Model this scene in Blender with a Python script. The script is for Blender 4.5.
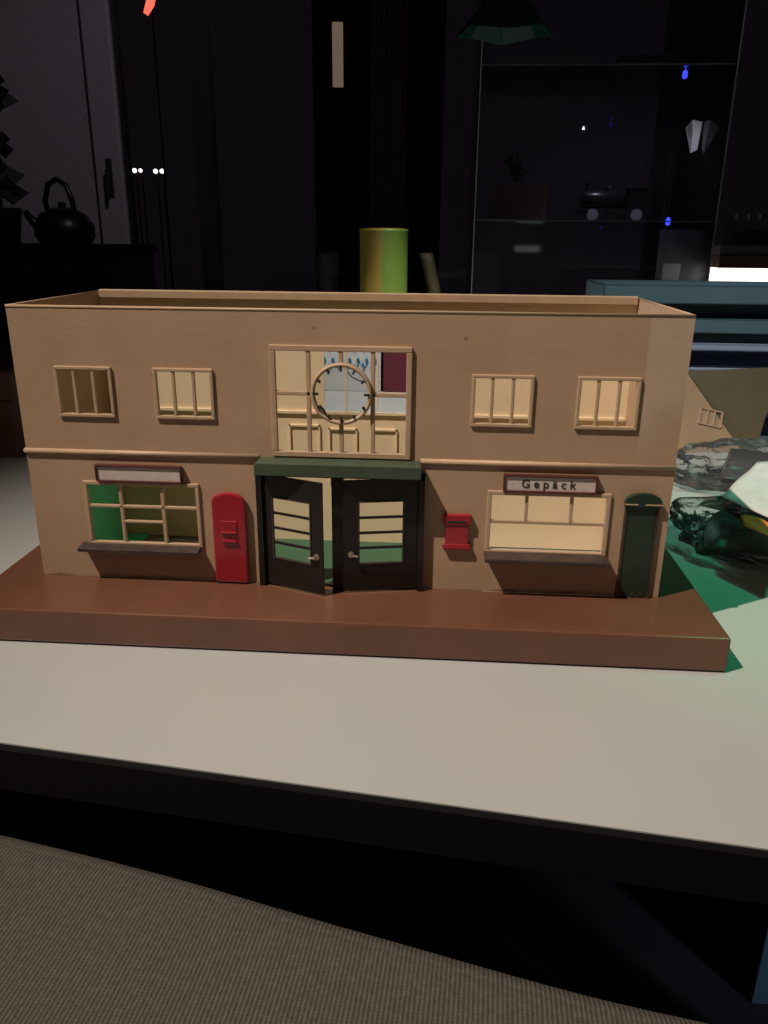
import bpy, bmesh, math, random
from mathutils import Vector, Matrix, noise
from math import sin, cos, pi, radians as rad
random.seed(7)
for o in list(bpy.data.objects): bpy.data.objects.remove(o)
S = bpy.context.scene
COL = S.collection
# table top is z = 0 (0.74 m above the room floor)
TAB = 0.0; FLR = -0.74

# ------------------------------------------------------------------ camera
yaw, pitch, roll = -.0694, .3352, .0091
fw = Vector((sin(yaw)*cos(pitch), cos(yaw)*cos(pitch), -sin(pitch)))
r0 = Vector((cos(yaw), -sin(yaw), 0)); u0 = r0.cross(fw)
r1 = r0*cos(roll)+u0*sin(roll); u1 = -r0*sin(roll)+u0*cos(roll)
cd = bpy.data.cameras.new('camera'); cam = bpy.data.objects.new('camera', cd); COL.objects.link(cam)
m = Matrix((r1, u1, -fw)).transposed().to_4x4(); m.translation = Vector((.2325, -.4170, .2120))
cam.matrix_world = m
cd.sensor_fit = 'VERTICAL'; cd.sensor_height = 24; cd.lens = 787.45/1024*24
cd.clip_start = .01; cd.clip_end = 60
S.camera = cam

# ------------------------------------------------------------------ world, lights, exposure
w = bpy.data.worlds.new('night'); S.world = w; w.use_nodes = True
bg = w.node_tree.nodes['Background']; bg.inputs[0].default_value = (.92, .66, .95, 1); bg.inputs[1].default_value = .0048
S.view_settings.view_transform = 'Standard'; S.view_settings.look = 'None'
S.view_settings.gamma = 1; S.view_settings.use_curve_mapping = False
S.view_settings.exposure = 0.0

def spot(name, loc, target, power, color, radius, angle, blend):
    l = bpy.data.lights.new(name, 'SPOT'); l.energy = power; l.color = color; l.shadow_soft_size = radius
    l.spot_size = rad(angle); l.spot_blend = blend
    o = bpy.data.objects.new(name, l); COL.objects.link(o); o.location = loc
    o.rotation_euler = (Vector(target)-Vector(loc)).to_track_quat('-Z', 'Y').to_euler()
    return o
spot('table_lamp_light', (.22-.50*2, .0-.345*2, 2.0), (.47, -.06, 0), 235, (1, .87, .74), .010, 38, 1)
spot('front_fill_light', (.45, -1.1, 1.05), (.28, -.1, 0), 2.3, (1, .80, .66), .25, 50, .9)  # added soft fill from the viewer's side, lifts the facade
spot('green_lamp_light', (.70, .12, .85), (.55, .11, 0), 9.5, (.05, 1, .48), .03, 38, .7)
spot('door_fill_light', (.1, 1.0, 1.5), (-1.1, 2.6, .4), 9, (.97, .85, 1), .1, 50, .8)  # added fill that lifts the pale door out of the dark
spot('rear_table_fill_light', (.34, .52, .62), (.13, .63, 0), 15, (.98, .95, .93), .04, 46, .6)  # added spot that brightens the table seen through the rear window
spot('album_fill_light', (.60, .15, .9), (.60, .37, .06), 7.5, (.72, .84, 1), .05, 48, .8)  # added cool fill for the album stack and the leaflet
spot('bin_fill_light', (1.2, -.35, -.12), (.78, .22, -.48), 9, (.6, .8, 1), .03, 19, .4)  # added beam that brightens the blue bin
spot('case_fill_light', (.50, .85, .42), (.52, .93, .27), .30, (.85, .78, 1), .002, 120, .5)  # added fill inside the case for the shelf contents

# ------------------------------------------------------------------ materials
def mat(name, col, rough=.6, metal=0, var=0, vscale=40, bump=0, bscale=200, spec=.5, emit=None, estr=0, trans=0, alpha=1, coat=0):
    M = bpy.data.materials.new(name); M.use_nodes = True; nt = M.node_tree; N = nt.nodes; L = nt.links
    b = N['Principled BSDF']
    b.inputs['Base Color'].default_value = (*col, 1); b.inputs['Roughness'].default_value = rough
    b.inputs['Metallic'].default_value = metal; b.inputs['Specular IOR Level'].default_value = spec
    b.inputs['Transmission Weight'].default_value = trans; b.inputs['Alpha'].default_value = alpha
    b.inputs['Coat Weight'].default_value = coat
    if emit: b.inputs['Emission Color'].default_value = (*emit, 1); b.inputs['Emission Strength'].default_value = estr
    tc = N.new('ShaderNodeTexCoord')
    if var:
        n = N.new('ShaderNodeTexNoise'); n.inputs['Scale'].default_value = vscale; n.inputs['Detail'].default_value = 4
        L.new(tc.outputs['Object'], n.inputs['Vector'])
        r = N.new('ShaderNodeMapRange'); r.inputs[1].default_value = .3; r.inputs[2].default_value = .7
        r.inputs[3].default_value = 1-var; r.inputs[4].default_value = 1+var
        L.new(n.outputs[0], r.inputs[0])
        mx = N.new('ShaderNodeMix'); mx.data_type = 'RGBA'; mx.blend_type = 'MULTIPLY'; mx.inputs[0].default_value = 1
        mx.inputs[6].default_value = (*col, 1); L.new(r.outputs[0], mx.inputs[7]); L.new(mx.outputs[2], b.inputs['Base Color'])
    if bump:
        n = N.new('ShaderNodeTexNoise'); n.inputs['Scale'].default_value = bscale; n.inputs['Detail'].default_value = 3
        L.new(tc.outputs['Object'], n.inputs['Vector'])
        bp = N.new('ShaderNodeBump'); bp.inputs['Strength'].default_value = bump; bp.inputs['Distance'].default_value = .001
        L.new(n.outputs[0], bp.inputs['Height']); L.new(bp.outputs[0], b.inputs['Normal'])
    return M

TAN = (.455, .30, .19)
def facade_mat():
    M = mat('tan_tin_paint', TAN, .55, var=.07, vscale=30, bump=.12, bscale=350)
    nt = M.node_tree; N = nt.nodes; L = nt.links; b = N['Principled BSDF']
    prev = b.inputs['Base Color'].links[0].from_socket
    tc = N.new('ShaderNodeTexCoord'); sx = N.new('ShaderNodeSeparateXYZ'); L.new(tc.outputs['Object'], sx.inputs[0])
    ns = N.new('ShaderNodeTexNoise'); ns.inputs['Scale'].default_value = 60; L.new(tc.outputs['Object'], ns.inputs['Vector'])
    def math_(op, a, bb, c=None):
        q = N.new('ShaderNodeMath'); q.operation = op
        for i, v in enumerate((a, bb, c)):
            if v is None: continue
            if isinstance(v, (int, float)): q.inputs[i].default_value = v
            else: L.new(v, q.inputs[i])
        return q.outputs[0]
    def ss(v, a, bb):
        r = N.new('ShaderNodeMapRange'); r.interpolation_type = 'SMOOTHSTEP'; r.inputs[1].default_value = a; r.inputs[2].default_value = bb
        L.new(v, r.inputs[0]); return r.outputs[0]
    # paler, greyer strip at the upper right corner, fading out downward
    m1 = ss(sx.outputs[0], .3375, .3395)
    zz = math_('MULTIPLY_ADD', ns.outputs[0], .03, sx.outputs[2])
    xx = math_('SUBTRACT', sx.outputs[0], .34)
    zz = math_('MULTIPLY_ADD', xx, -.9, zz)
    m2 = ss(zz, .112, .145)
    mk = math_('MULTIPLY', m1, m2); mk = math_('MULTIPLY', mk, .55)
    mx = N.new('ShaderNodeMix'); mx.data_type = 'RGBA'; L.new(mk, mx.inputs[0]); L.new(prev, mx.inputs[6])
    mx.inputs[7].default_value = (.58, .45, .36, 1)
    # rust and grime along the foot and a few chips
    g = ss(math_('MULTIPLY_ADD', ns.outputs[0], -.012, sx.outputs[2]), .016, .0125)
    v = N.new('ShaderNodeTexVoronoi'); v.inputs['Scale'].default_value = 28; L.new(tc.outputs['Object'], v.inputs['Vector'])
    ch = ss(v.outputs['Distance'], .045, .02)
    tot = math_('MAXIMUM', math_('MULTIPLY', g, .7), math_('MULTIPLY', ch, .45))
    m3 = N.new('ShaderNodeMix'); m3.data_type = 'RGBA'; L.new(tot, m3.inputs[0]); L.new(mx.outputs[2], m3.inputs[6])
    m3.inputs[7].default_value = (.08, .035, .02, 1)
    L.new(m3.outputs[2], b.inputs['Base Color'])
    return M

def fabric_mat():
    M = mat('ribbed_fabric', (.12, .095, .07), .95, spec=.15)
    nt = M.node_tree; N = nt.nodes; L = nt.links; b = N['Principled BSDF']
    tc = N.new('ShaderNodeTexCoord')
    def wave(rz, sc):
        mp = N.new('ShaderNodeMapping'); mp.inputs['Rotation'].default_value = (0, 0, rz); L.new(tc.outputs['Object'], mp.inputs[0])
        wv = N.new('ShaderNodeTexWave'); wv.inputs['Scale'].default_value = sc; wv.inputs['Distortion'].default_value = .6
        wv.inputs['Detail'].default_value = 2; wv.inputs['Detail Scale'].default_value = 3
        L.new(mp.outputs[0], wv.inputs['Vector']); return wv.outputs[1]
    a = wave(rad(4), 190); c = wave(rad(94), 230)
    ad = N.new('ShaderNodeMath'); ad.operation = 'MULTIPLY_ADD'; ad.inputs[1].default_value = .22
    L.new(c, ad.inputs[0]); L.new(a, ad.inputs[2])
    n = N.new('ShaderNodeTexNoise'); n.inputs['Scale'].default_value = 420; L.new(tc.outputs['Object'], n.inputs['Vector'])
    n2 = N.new('ShaderNodeMath'); n2.operation = 'MULTIPLY_ADD'; n2.inputs[1].default_value = 1.2
    L.new(n.outputs[0], n2.inputs[0]); L.new(ad.outputs[0], n2.inputs[2])
    r = N.new('ShaderNodeValToRGB'); r.color_ramp.elements[0].position = .35; r.color_ramp.elements[0].color = (.055, .050, .041, 1)
    r.color_ramp.elements[1].position = 1.0; r.color_ramp.elements[1].color = (.135, .124, .104, 1)
    mr = N.new('ShaderNodeMapRange'); mr.inputs[2].default_value = 2.2; L.new(n2.outputs[0], mr.inputs[0]); L.new(mr.outputs[0], r.inputs[0])
    L.new(r.outputs[0], b.inputs['Base Color'])
    bp = N.new('ShaderNodeBump'); bp.inputs['Strength'].default_value = .5; bp.inputs['Distance'].default_value = .001
    L.new(mr.outputs[0], bp.inputs['Height']); L.new(bp.outputs[0], b.inputs['Normal'])
    return M

def clear_mat(name, tint, amount, rough=.08):
    M = bpy.data.materials.new(name); M.use_nodes = True; nt = M.node_tree; N = nt.nodes; L = nt.links
    N.remove(N['Principled BSDF'])
    t = N.new('ShaderNodeBsdfTransparent'); t.inputs[0].default_value = (*tint, 1)
    g = N.new('ShaderNodeBsdfGlossy'); g.inputs['Roughness'].default_value = rough
    d = N.new('ShaderNodeBsdfDiffuse'); d.inputs[0].default_value = (.6, .58, .6, 1)
    fr = N.new('ShaderNodeFresnel'); fr.inputs[0].default_value = 1.35
    m1 = N.new('ShaderNodeMixShader'); m1.inputs[0].default_value = amount; L.new(t.outputs[0], m1.inputs[1]); L.new(d.outputs[0], m1.inputs[2])
    m2 = N.new('ShaderNodeMixShader'); L.new(fr.outputs[0], m2.inputs[0]); L.new(m1.outputs[0], m2.inputs[1]); L.new(g.outputs[0], m2.inputs[2])
    L.new(m2.outputs[0], N['Material Output'].inputs[0])
    if 'bag' in name:
        tc = N.new('ShaderNodeTexCoord'); n = N.new('ShaderNodeTexNoise'); n.inputs['Scale'].default_value = 45; n.inputs['Detail'].default_value = 4
        n.inputs['Distortion'].default_value = 1.5
        L.new(tc.outputs['Object'], n.inputs['Vector']); bp = N.new('ShaderNodeBump'); bp.inputs['Strength'].default_value = .8; bp.inputs['Distance'].default_value = .006
        L.new(n.outputs[0], bp.inputs['Height']); L.new(bp.outputs[0], g.inputs['Normal']); L.new(bp.outputs[0], fr.inputs['Normal'])
    return M

M = dict(
    facade=facade_mat(), cream=mat('cream_tin_inside', (.86, .69, .46), .6, var=.05, vscale=25),
    trim=mat('tan_trim_paint', (.50, .345, .22), .5, var=.06, vscale=90),
    base=mat('red_brown_lacquer', (.145, .060, .035), .33, var=.14, vscale=18, bump=.15, bscale=260, coat=.15),
    green=mat('canopy_green_paint', (.060, .085, .052), .45, var=.12, vscale=80),
    dkdoor=mat('black_brown_door_paint', (.011, .007, .007), .42, var=.25, vscale=60),
    dkgreen=mat('dark_green_paint', (.018, .035, .022), .4, var=.2, vscale=90),
    greenglow=mat('bright_green_glow_paint', (.14, .85, .50), .8, var=.06), grglow_wrap=mat('green_glow_and_wrapper', (.045, .12, .06), .8, var=.06),  # greens that paint the green light inside the station; the wrapper shares one
    red=mat('red_enamel', (.34, .014, .026), .32, var=.08, vscale=80, coat=.2),
    redframe=mat('dark_red_frame_paint', (.10, .02, .018), .45),
    sign=mat('grey_pink_sign_paper', (.62, .52, .47), .7, var=.08, vscale=300),
    ink=mat('black_ink', (.02, .02, .02), .6),
    sill=mat('worn_brown_sill_paint', (.052, .034, .030), .4, var=.35, vscale=160),
    metal=mat('dull_metal', (.45, .40, .34), .35, metal=.8),
    table=mat('white_table_laminate', (.44, .445, .425), .38, var=.025, vscale=9),
    black=mat('black_edge', (.004, .003, .004), .6, spec=.2),
    dwood=mat('dark_furniture', (.03, .022, .025), .6, var=.3, vscale=12),
    floor=mat('dark_floor', (.035, .028, .032), .6, var=.3, vscale=5),
    fabric=fabric_mat(),
    wall=mat('dark_room_paint', (.10, .085, .10), .8, var=.1),
    white=mat('white_door_paint', (.55, .52, .55), .5, var=.04),
    frame=mat('dark_window_frame', (.04, .035, .045), .5),
    curtain=mat('grey_curtain', (.5, .42, .5), .9, var=.2, vscale=8),
    glass=clear_mat('case_glass', (.93, .95, .96), .015, .03),
    nightglass=clear_mat('window_glass', (.9, .9, .93), .004, .05),
    disc=clear_mat('clock_celluloid', (.96, .96, .95), .03, .1),
    bag=clear_mat('clear_bag_film', (.92, .93, .93), .05, .10),
    edge=mat('polished_glass_edge', (.45, .50, .52), .2, var=.2, vscale=30),
    green_half=mat('green_tin_half', (.16, .26, .04), .4, var=.06), yellow=mat('yellow_tin_paint', (.30, .22, .04), .45, var=.06),
    kraft=mat('brown_card', (.16, .085, .06), .8, var=.12),
    plum=mat('dark_plum_plastic', (.035, .012, .018), .4), part=mat('dark_grey_green_plastic', (.05, .055, .05), .4), leaflet=mat('leaflet_paper', (.60, .52, .52), .85, var=.1, vscale=60), maroon=mat('maroon_card', (.16, .02, .03), .7),
    paper=mat('white_paper', (.72, .71, .68), .8, var=.05, vscale=40),
    blueink=mat('teal_blue_print', (.03, .22, .36), .6),
    teal=mat('teal_blue_cover', (.10, .18, .225), .45, var=.08),
    navy=mat('navy_cover', (.012, .018, .045), .4),
    pale=mat('pale_blue_cover', (.36, .46, .62), .35),
    grey=mat('grey_plastic', (.22, .20, .20), .6, var=.1),
    loco=mat('black_model_paint', (.02, .02, .024), .3),
    wheel=mat('grey_wheel', (.5, .5, .54), .4),
    dull=mat('tan_roof_tin', (.40, .27, .155), .6, var=.06, vscale=40),
    olive=mat('roof_shade_and_olive_tin', (.12, .10, .05), .6, var=.08, vscale=40),
    orange=mat('orange_print', (.75, .16, .03), .6),
    plantm=mat('dark_leaf', (.02, .03, .02), .7),
    kettle=mat('black_kettle', (.012, .011, .014), .35),
    glow=mat('white_light_panel', (.9, .9, .9), .5, emit=(1, .97, .90), estr=2.2),
    lampw=mat('white_outdoor_light', (1, 1, 1), .5, emit=(1, .95, .88), estr=2.5),
    lampr=mat('red_outdoor_light', (1, .2, .1), .5, emit=(1, .16, .09), estr=1.6),
    lampy=mat('warm_lamp_reflection', (1, .8, .5), .5, emit=(1, .75, .5), estr=.16),
    ledb=mat('blue_led', (.1, .1, 1), .5, emit=(.05, .06, 1), estr=1.6),
    bluebin=mat('blue_bin_plastic', (.11, .18, .22), .4, var=.1, vscale=6),
    jade=mat('jade_green_plastic', (.01, .07, .05), .4),
)

# ------------------------------------------------------------------ builders
def link(name, bm, ms, parent=None, smooth=False, bevel=0, kind=None):
    me = bpy.data.meshes.new(name); bmesh.ops.recalc_face_normals(bm, faces=bm.faces); bm.to_mesh(me); bm.free()
    o = bpy.data.objects.new(name, me); COL.objects.link(o)
    for k in (ms if isinstance(ms, (list, tuple)) else [ms]): me.materials.append(M[k])
    if smooth:
        for p in me.polygons: p.use_smooth = True
    if bevel:
        bv = o.modifiers.new('bevel', 'BEVEL'); bv.width = bevel; bv.segments = 2; bv.limit_method = 'ANGLE'; bv.angle_limit = rad(40)
    if parent: o.parent = parent
    if kind: o['kind'] = kind
    return o
def tag(o, label=None, cat=None, group=None, kind=None):
    for k, v in (('label', label), ('category', cat), ('group', group), ('kind', kind)):
        if v: o[k] = v
    return o
def empty(name, loc, label, cat, rz=0, group=None):
    o = bpy.data.objects.new(name, None); o.empty_display_size = .02; COL.objects.link(o); o.location = loc; o.rotation_euler.z = rz
    return tag(o, label, cat, group)
def box(bm, x0, x1, y0, y1, z0, z1, mi=0, T=None):
    vs = [bm.verts.new((x, y, z)) for x in (x0, x1) for y in (y0, y1) for z in (z0, z1)]
    if T: 
        for v in vs: v.co = T @ v.co
    for f in ((0,1,3,2),(4,6,7,5),(0,4,5,1),(2,3,7,6),(0,2,6,4),(1,5,7,3)):
        fc = bm.faces.new([vs[i] for i in f]); fc.material_index = mi
def bx(*a, **k):
    bm = bmesh.new(); box(bm, *a, **k); return bm
def tube(bm, pts, r, n=10, close=False):
    pts = [Vector(p) for p in pts]; rings = []
    for i, p in enumerate(pts):
        if close: t = pts[(i+1) % len(pts)]-pts[i-1]
        else: t = pts[min(i+1, len(pts)-1)]-pts[max(i-1, 0)]
        t.normalize(); a = t.orthogonal().normalized() if i == 0 else (a-t*a.dot(t)).normalized(); b = t.cross(a)
        rr = r[i] if isinstance(r, (list, tuple)) else r
        rings.append([bm.verts.new(p+(a*cos(2*pi*k/n)+b*sin(2*pi*k/n))*rr) for k in range(n)])
    m_ = len(rings)
    for i in range(m_ if close else m_-1):
        A, B = rings[i], rings[(i+1) % m_]
        for k in range(n): bm.faces.new((A[k], A[(k+1) % n], B[(k+1) % n], B[k]))
    if not close: bm.faces.new(rings[0]); bm.faces.new(rings[-1][::-1])
def lathe(bm, prof, c, n=40, axis='z'):
    rings = []
    for r, h in prof:
        ring = []
        for k in range(n):
            a = 2*pi*k/n
            v = (r*cos(a), r*sin(a), h) if axis == 'z' else (r*cos(a), h, r*sin(a))
            ring.append(bm.verts.new(Vector(c)+Vector(v)))
        rings.append(ring)
    for A, B in zip(rings, rings[1:]):
        for k in range(n): bm.faces.new((A[k], A[(k+1) % n], B[(k+1) % n], B[k]))
    bm.faces.new(rings[0]); bm.faces.new(rings[-1][::-1])
def prism(bm, poly, y0, y1, mi=0):          # polygon in x,z extruded along y
    a = [bm.verts.new((x, y0, z)) for x, z in poly]; b = [bm.verts.new((x, y1, z)) for x, z in poly]
    bm.faces.new(a).material_index = mi; bm.faces.new(b[::-1]).material_index = mi; n = len(poly)
    for i in range(n): bm.faces.new((a[i], b[i], b[(i+1) % n], a[(i+1) % n])).material_index = mi
def wall(bm, x0, x1, z0, z1, y0, y1, holes, front=0, back=1):
    xs = sorted({x0, x1, *[h[i] for h in holes for i in (0, 1)]}); zs = sorted({z0, z1, *[h[i] for h in holes for i in (2, 3)]})
    V = {}
    def v(x, y, z):
        k = (round(x, 6), round(y, 6), round(z, 6))
        if k not in V: V[k] = bm.verts.new(k)
        return V[k]
    def solid(i, j):
        if not (0 <= i < len(xs)-1 and 0 <= j < len(zs)-1): return False
        cx, cz = (xs[i]+xs[i+1])/2, (zs[j]+zs[j+1])/2
        return not any(h[0] < cx < h[1] and h[2] < cz < h[3] for h in holes)
    for i in range(len(xs)-1):
        for j in range(len(zs)-1):
            if not solid(i, j): continue
            a, b, c, d = xs[i], xs[i+1], zs[j], zs[j+1]
            bm.faces.new((v(a,y0,c), v(b,y0,c), v(b,y0,d), v(a,y0,d))).material_index = front
            bm.faces.new((v(a,y1,c), v(a,y1,d), v(b,y1,d), v(b,y1,c))).material_index = back
            if not solid(i-1, j): bm.faces.new((v(a,y0,c), v(a,y0,d), v(a,y1,d), v(a,y1,c))).material_index = front
            if not solid(i+1, j): bm.faces.new((v(b,y0,c), v(b,y1,c), v(b,y1,d), v(b,y0,d))).material_index = front
            if not solid(i, j-1): bm.faces.new((v(a,y0,c), v(a,y1,c), v(b,y1,c), v(b,y0,c))).material_index = front
            if not solid(i, j+1): bm.faces.new((v(a,y0,d), v(b,y0,d), v(b,y1,d), v(a,y1,d))).material_index = front

# ------------------------------------------------------------------ room shell
link('floor', bx(-2.6, 2.6, -2.2, 3.0, FLR-.05, FLR), 'floor', kind='structure')
bm = bmesh.new(); wall(bm, -2.6, 2.6, FLR, 1.9, 2.6, 2.635, [(-.924, 2.0, -.55, 1.6), (-1.657, -.925, FLR, 1.5)], 0, 0)
link('wall_back', bm, 'wall', kind='structure')
link('wall_left', bx(-2.75, -2.6, -2.2, 2.75, FLR, 1.9), 'wall', kind='structure')
link('wall_right', bx(2.6, 2.75, -2.2, 2.75, FLR, 1.9), 'wall', kind='structure')
# balcony door, pale, at the left
d = bpy.data.objects.new('door_1', None); COL.objects.link(d); d.location = (-1.287, 2.6, FLR); d['kind'] = 'structure'
link('door_panel', bx(-.36, .258, .0, .03, .01, 2.2), 'white', d, bevel=.004)
link('door_stile', bx(.262, .362, -.03, .03, .01, 2.2), 'white', d, bevel=.006)
bm = bmesh.new(); tube(bm, [(.315, -.03, 1.17), (.315, -.06, 1.17), (.315, -.062, 1.07)], .006)
box(bm, .305, .325, -.034, -.03, 1.08, 1.21)
link('door_handle', bm, 'frame', d)
wn = bpy.data.objects.new('window_1', None); COL.objects.link(wn); wn.location = (0, 2.6, 0); wn['kind'] = 'structure'
bm = bmesh.new()
for a, b in ((-.924, -.921), (-.66, -.60), (-.095, -.035), (.085, .215), (.95, 1.03), (1.95, 2.0)): box(bm, a, b, -.01, .06, -.55, 1.6)
box(bm, -.924, 2.0, -.005, .055, -.55, -.49); box(bm, -.924, 2.0, -.005, .055, 1.54, 1.6)
link('window_frame', bm, 'frame', wn)
link('glass_pane', bx(-.921, 1.98, .025, .031, -.53, 1.58), 'nightglass', wn)
# curtain strip between the mullions
bm = bmesh.new(); n = 26; pr = []
for i in range(n+1):
    x = -.035+.125*i/n; y = 2.54+.012*sin(i*1.7); pr.append((bm.verts.new((x, y, -.6)), bm.verts.new((x, y, 1.62))))
for a, b in zip(pr, pr[1:]): bm.faces.new((a[0], b[0], b[1], a[1]))
c = link('curtain', bm, 'curtain', smooth=True); sd = c.modifiers.new('s', 'SOLIDIFY'); sd.thickness = .002
tag(c, 'narrow dark grey curtain hanging between the two window posts', 'curtain')
# outdoor lights and a reflected lamp seen in the window
def onray(px, py, Y):
    d_ = fw+r1*(px-384)/787.45-u1*(py-512)/787.45; C0 = cam.matrix_world.translation
    return C0+d_*((Y-C0.y)/d_.y)
def outdoor(name, p, bm, mm, label, group=None):
    e = empty(name, (p.x, p.y, -2.4), label, 'light', 0, group)
    for v in bm.verts: v.co.z += p.z+2.4
    link('lamp_head', bm, mm, e, smooth=True)
    b2 = bmesh.new(); tube(b2, [(0, .03, 0), (0, .03, p.z+2.4)], .006, 8); link('pole', b2, 'black', e)
for i, (px, r, ln) in enumerate(((134.5, .018, 'leftmost of the four small white lights outside the dark window'), (140.5, .015, 'second from left of the four small white lights outside the dark window'),
        (155.5, .018, 'third from left of the four small white lights outside the dark window'), (162, .018, 'rightmost of the four small white lights outside the dark window'))):
    bm = bmesh.new(); p = onray(px, 170.5+(i > 1)*.7, 6); lathe(bm, [(r*.3, -r*.9), (r*.8, -r*.6), (r, 0), (r*.8, r*.6), (r*.3, r*.9)], (0, 0, 0), 14)
    outdoor('street_lamp', p, bm, 'lampw', ln, 'small white lights outside the window')
bm = bmesh.new(); tube(bm, [(-.035, 0, -.06), (0, 0, 0), (.03, 0, .09)], [.018, .03, .028], 10)
outdoor('red_lamp', onray(150, 4, 5.6), bm, 'lampr', 'slanted red light glowing high outside the dark window')
p = onray(338, 52, 5); e = empty('reflection_block', (p.x, 5, -2.4), 'dark block with a glowing patch made as a lamp reflection beside the curtain', 'reflection')  # stands in for a lamp reflected in the window glass
link('wall_or_backing_block', bx(-.16, .10, .02, .3, 0, p.z+2.4+.5), 'black', e)
link('reflected_lamp', bx(-.035, .03, -.005, .019, p.z+2.4-.19, p.z+2.4+.16), 'lampy', e, bevel=.006)

# ------------------------------------------------------------------ table
def tf(x, y): return y
ta = rad(-7.0)
tb = empty('white_table', (.2, -.155, FLR), 'white laminate table with a black edge carrying the model station', 'table', ta)
X0, X1, D = -1.15, .62, 1.16
bm = bx(X0, X1, 0.001, D, .7265, .74); link('table_top', bm, 'table', tb)
bm = bmesh.new(); box(bm, X0-.002, X1+.002, -.003, .0015, .718, .7393); box(bm, X0-.002, X1+.002, D-.001, D+.002, .718, .7393)
box(bm, X0-.003, X0+.001, 0, D, .718, .7393); box(bm, X1-.001, X1+.003, 0, D, .718, .7393)
link('table_edge', bm, 'black', tb)
bm = bmesh.new(); box(bm, X0+.08, X1-.08, D-.12, D-.10, .66, .7262)
link('apron', bm, 'black', tb)
for lx in (X0+.06, X1-.11):
    for ly in (.30, D-.09): link('leg', bx(lx, lx+.05, ly, ly+.05, 0, .727), 'black', tb, bevel=.003)

# ------------------------------------------------------------------ the tin station
st = empty('model_railway_station', (0, 0, 0), 'tan tin model railway station without roof on a red-brown base', 'model building')
W, DP, T0, TOP = .36, .1185, .02, .176
# base: hollow frame, open under the house
bm = bmesh.new()
xs = [-.0268, .003, W-.003, W+.0255]; ys = [-.0468, .001, DP+.003, DP+.028]
def P(i, j, z): return V[(i, j, z)]
V = {(i, j, z): bm.verts.new((xs[i], ys[j], z)) for i in range(4) for j in range(4) for z in (.0008, T0)}
for i in range(3):
    for j in range(3):
        if i == 1 and j == 1: continue
        for z in (.0008, T0): bm.faces.new((V[i,j,z], V[i+1,j,z], V[i+1,j+1,z], V[i,j+1,z]))
for i in range(3):
    for j in (0, 3): bm.faces.new((V[i,j,.0008], V[i+1,j,.0008], V[i+1,j,T0], V[i,j,T0])); bm.faces.new((V[j,i,.0008], V[j,i+1,.0008], V[j,i+1,T0], V[j,i,T0]))
for j in (1, 2): bm.faces.new((V[1,j,.0008], V[2,j,.0008], V[2,j,T0], V[1,j,T0])); bm.faces.new((V[j,1,.0008], V[j,2,.0008], V[j,2,T0], V[j,1,T0]))
link('base_plate', bm, 'base', st, bevel=.0013)
link('floor_glow_sheet', bx(.098, .262, .003, DP, .0009, .0016), 'grglow_wrap', st)['label'] = 'green sheet painting the green light on the floor inside the station'  # added sheet, green light on the floor put in as colour
UW = [(.0225, .0545), (.0775, .1105), (.2495, .2820), (.3045, .3370)]
holes = [(a+.001, b-.001, .1182, .1436) for a, b in UW]
holes += [(.1436, .2160, .0990, .1565), (.0325, .0970, .0425, .0785), (.2625, .3265, .0455, .0800), (.1345, .2235, T0, .0880)]
bm = bmesh.new(); wall(bm, 0, W, T0, TOP, 0, .0012, holes, 0, 1); link('front_wall', bm, ['facade', 'cream'], st)
bm = bmesh.new(); wall(bm, 0, W, .001, TOP, DP, DP+.0012, [(.1535, .2110, .0955, .1500)], 1, 0); link('rear_wall', bm, ['facade', 'cream'], st)
# side walls (outer tan, inner cream)
for sx_, nm in ((0, 'side_wall'), (W-.0012, 'side_wall')):
    bm = bmesh.new(); box(bm, sx_, sx_+.0012, .0012, DP, T0, TOP); bm.faces.ensure_lookup_table()
    for f in bm.faces: f.material_index = 0
    link(nm, bm, 'facade' if sx_ else 'trim', st)
# rounded corner beads and rolled rim
bm = bmesh.new()
for y_, z_ in ((.0004, TOP),): tube(bm, [(0, y_, z_), (W, y_, z_)], .0008)
for x_ in (.0005, W-.0005): tube(bm, [(x_, 0, TOP), (x_, DP, TOP)], .0008)
tube(bm, [(0, DP+.0006, TOP), (W, DP+.0006, TOP)], .0008)
link('rim', bm, 'trim', st, smooth=True)
link('rear_ledge', bx(.002, W-.002, DP-.0035, DP, TOP-.004, TOP+.0018), 'trim', st, bevel=.0008)
bm = bmesh.new()
box(bm, .002, W-.002, DP-.0016, DP, .0960, .0978)
for a, b, c, e in ((.128, .150, .060, .088), (.156, .176, .045, .086), (.186, .204, .045, .086)):
    box(bm, a, b, DP-.0012, DP, e-.0012, e); box(bm, a, a+.001, DP-.0012, DP, c, e); box(bm, b-.001, b, DP-.0012, DP, c, e)
link('inner_relief', bm, 'cream', st)
bm = bmesh.new()     # glazing bars of the rear window
for a in (.1680, .1895): box(bm, a, a+.0012, DP-.001, DP+.0005, .0955, .150)
box(bm, .1535, .211, DP-.001, DP+.0005, .1460, .1475)
link('rear_window_bars', bm, 'cream', st)
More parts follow.
